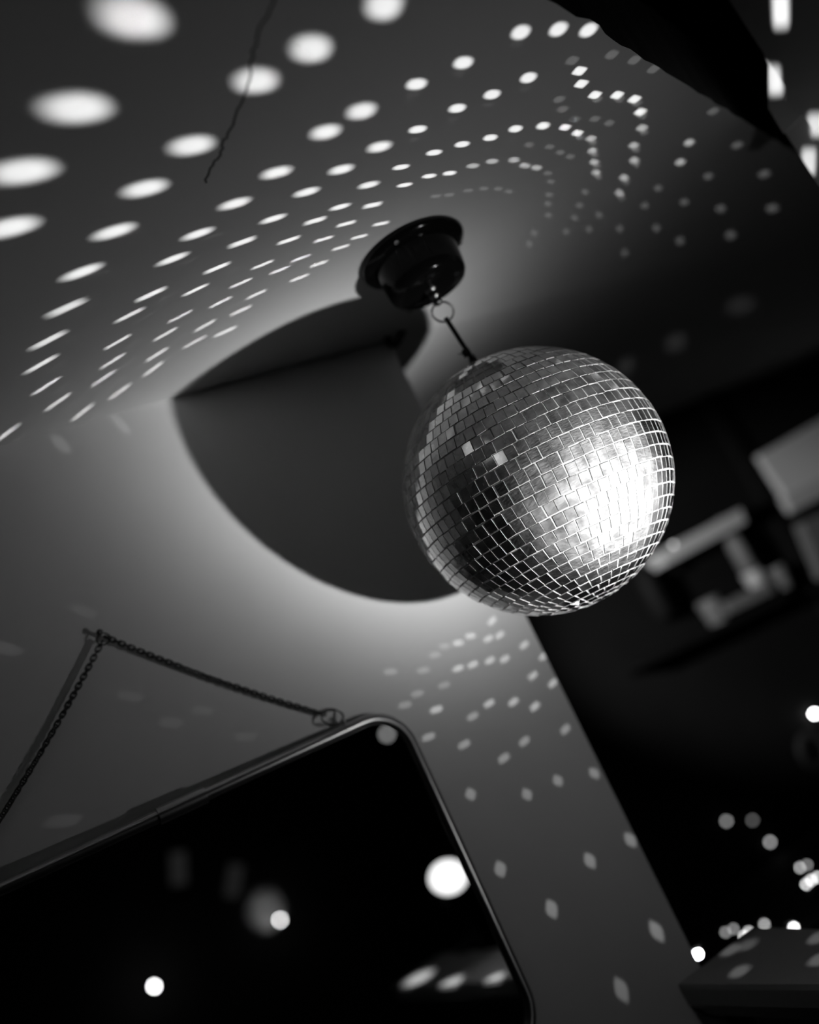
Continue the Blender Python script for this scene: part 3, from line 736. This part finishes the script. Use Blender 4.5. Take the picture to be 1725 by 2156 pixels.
# unseen lamp added behind the white wall to light the far shelf
blp = tn(.24, -HB, .12)
bl = empty('added_shelf_lamp', blp); tag(bl, 'added cone lamp hidden on the back of the white wall to light the far shelf', 'lamp')
bax = (far(1590, 1235) - blp).normalized()
bm = bmesh.new(); tube(bm, [blp, blp - NW * .035], .005, 12); build('lamp_arm', bm, M['far_dark'], bl, True)
lpos = blp - NW * .045
bm = bmesh.new(); lathe(bm, [(0, -.02), (.012, -.02), (.016, -.015), (.030, .03), (.028, .03), (.014, -.012), (0, -.014)], lpos, bax, 32); build('lamp_dome', bm, M['far_dark'], bl, True)
L2 = bpy.data.lights.new('added_shelf_light', 'SPOT'); L2.energy = 30; L2.spot_size = math.radians(37); L2.spot_blend = .7; L2.shadow_soft_size = .01
o2 = bpy.data.objects.new('added_shelf_light', L2); COL.objects.link(o2); o2.location = lpos
o2.rotation_euler = bax.to_track_quat('-Z', 'Y').to_euler()
M['rim'] = pmat('dim_rim', 0.05, 0.6)
M['tray'] = pmat('tray_paint', 0.35, 0.6)
# framed round rim on the far wall
rim = empty('round_rim', far(1712, 1580)); tag(rim, 'dim round metal rim on the dark far wall at the right edge', 'rim')
bm = bmesh.new(); torus(bm, far(1712, 1580, FARN + .02), NW, 0.033, .007, 40, 10); build('rim_ring', bm, M['rim'], rim, True)
# back counter with a string of fairy lights
bc0 = far(1470, 2010, -.52); zc = min(far(x, y, -.51).z for x, y in ((1470, 2009), (1610, 1946), (1672, 1953), (1722, 1847))) - Z0 - .012
cnt = empty('back_counter', tn(1.4, -.7, ZF)); tag(cnt, 'dark counter in the back room behind the white ledge', 'counter')
bm = bmesh.new(); box_tn(bm, .45, 2.6, -.80, -.50, zc - .04, zc); build('counter_top', bm, M['far_dark'], cnt)
bm = bmesh.new(); box_tn(bm, .48, 2.55, -.78, -.53, ZF, zc - .0405); build('counter_body', bm, M['far_dark'], cnt)
fs = empty('fairy_lights', bc0); tag(fs, 'string of small blurred fairy lights along the back counter at lower right', 'string lights')
fb = [(1470, 2009, 70), (1567, 1971, 6.0), (1577, 1962, 4.8), (1528, 1963, 1.8), (1545, 1956, 1.8), (1610, 1946, 3.6), (1672, 1953, 18.0), (1698, 1862, 7.2), (1709, 1853, 7.2), (1722, 1847, 6.0), (1684, 1827, 5.4), (1700, 1821, 1.8)]
wire = []
for x, y, s in fb:
    p = far(x, y, -.51); wire.append(p)
    b_ = bmesh.new(); bmesh.ops.create_uvsphere(b_, u_segments=14, v_segments=10, radius=.0026); bmesh.ops.translate(b_, verts=b_.verts[:], vec=p)
    build('bulb', b_, bulb_mat('bulb_glow', s), fs, True)
bm = bmesh.new(); tube(bm, bez([wire[i] + UZ * .006 for i in (0, 3, 4, 1, 2, 5, 6, 9, 8, 7, 10, 11)], 4), .0012, 6); build('wire', bm, M['black_soft'], fs, True)
for x, y, st, lb in ((1715, 1503, 40, 'bright round bulb on the dark far wall at the right edge'),
                     (1530, 1729, 2.2, 'dim bulb, left one of a close pair low on the dark far wall'),
                     (1585, 1727, .9, 'very dim bulb, right one of a close pair low on the dark far wall'),
                     (1622, 1773, 3.2, 'dim bulb below and right of the close pair on the dark far wall'),
                     (1418, 1147, 2.6, 'dim round bulb at the left end of the pale far shelf'),
                     (1598, 1206, 2.2, 'dim round bulb above the pale tray on the far wall')):
    n_ = FARN + .095 if y < 1180 else NFAR + .006
    p = far(x, y, n_); o = empty('wall_bulb', p - NW * .005); tag(o, lb, 'light')
    b_ = bmesh.new(); bmesh.ops.create_uvsphere(b_, u_segments=14, v_segments=10, radius=.0034); bmesh.ops.translate(b_, verts=b_.verts[:], vec=p)
    build('bulb_globe', b_, bulb_mat('bulb_glow', st), o, True)
    b_ = bmesh.new(); lathe(b_, [(0, -.006), (.004, -.006), (.004, -.003), (.002, -.002), (0, -.002)], p, NW, 14); build('bulb_base', b_, M['far_dark'], o, True)

# ------------------------------------------------------------------ what the wall mirror shows from behind the camera
def in_mirror(px, py, n):
    q = on_mirror(px, py); d = ray(px, py); r = d - 2 * d.dot(NM) * NM
    return q + r * ((n - ((q - CAM).dot(NW) + WD)) / r.dot(NW))
def room_bulb(name, px, py, n, r, s, label, glow=0.0):
    p = in_mirror(px, py, n); o = empty(name, p); tag(o, label, 'lamp')
    b_ = bmesh.new(); bmesh.ops.create_uvsphere(b_, u_segments=20, v_segments=14, radius=r); bmesh.ops.translate(b_, verts=b_.verts[:], vec=p)
    build('glass_globe', b_, bulb_mat('globe_glow', s), o, True)
    b_ = bmesh.new(); lathe(b_, [(0, r * .85), (r * .5, r * .85), (r * .5, r * 2.2), (r * .3, r * 2.6), (0, r * 2.6)], p, NW, 20); build('bulb_holder', b_, M['far_dark'], o, True)
    if glow:
        L = bpy.data.lights.new('bulb_glow', 'SPOT'); L.energy = glow; L.shadow_soft_size = r; L.spot_size = math.radians(64); L.spot_blend = 1
        g = bpy.data.objects.new('bulb_glow', L); COL.objects.link(g); g.location = p + NW * (r * .5) + TW * 0
        g.rotation_euler = (NW * 1.0 + UZ * .30).to_track_quat('-Z', 'Y').to_euler()
    return o
rw = bmesh.new(); box_tn(rw, -1.2, 2.0, 3.2, 3.299, 1.0 + ZF, 1.0 + ZF + .001); rw.free()
room_bulb('wall_lamp', 590, 1937, 3.16, .006, 26, 'glowing bulb on a lit wall patch, seen in the mirror above the other bulb', 22.0)
room_bulb('wall_lamp', 325, 2077, 3.16, .006, 42, 'lone round bulb seen low and left in the mirror')
room_bulb('wall_lamp', 815, 1546, 2.4, .012, 1.4, 'dim round bulb seen in the upper right corner of the mirror')
for i, (x0_, y0_, x1_, y1_, s) in enumerate(((375, 1795, 377, 1862, .016), (498, 1822, 488, 1888, .014))):  # glowing tubes on rods, added to give two dim streaks of light
    p0, p1 = in_mirror(x0_, y0_, 2.9), in_mirror(x1_, y1_, 2.9)
    o = empty('streak_tube', p0); tag(o, ('left' if i == 0 else 'right') + ' one of two glowing tubes added for dim slanted streaks in the mirror', 'lamp')
    b_ = bmesh.new(); tube(b_, [p0.lerp(p1, k / 6) for k in range(7)], .028, 16); build('glow_tube', b_, bulb_mat('tube_glow', s), o, True)
    b_ = bmesh.new(); tube(b_, [p0, Vector((p0.x, p0.y, p0.z + .1)), Vector((p0.x, p0.y, Z0 + H_CEIL))], .003, 8); build('hanging_rod', b_, M['far_dark'], o, True)
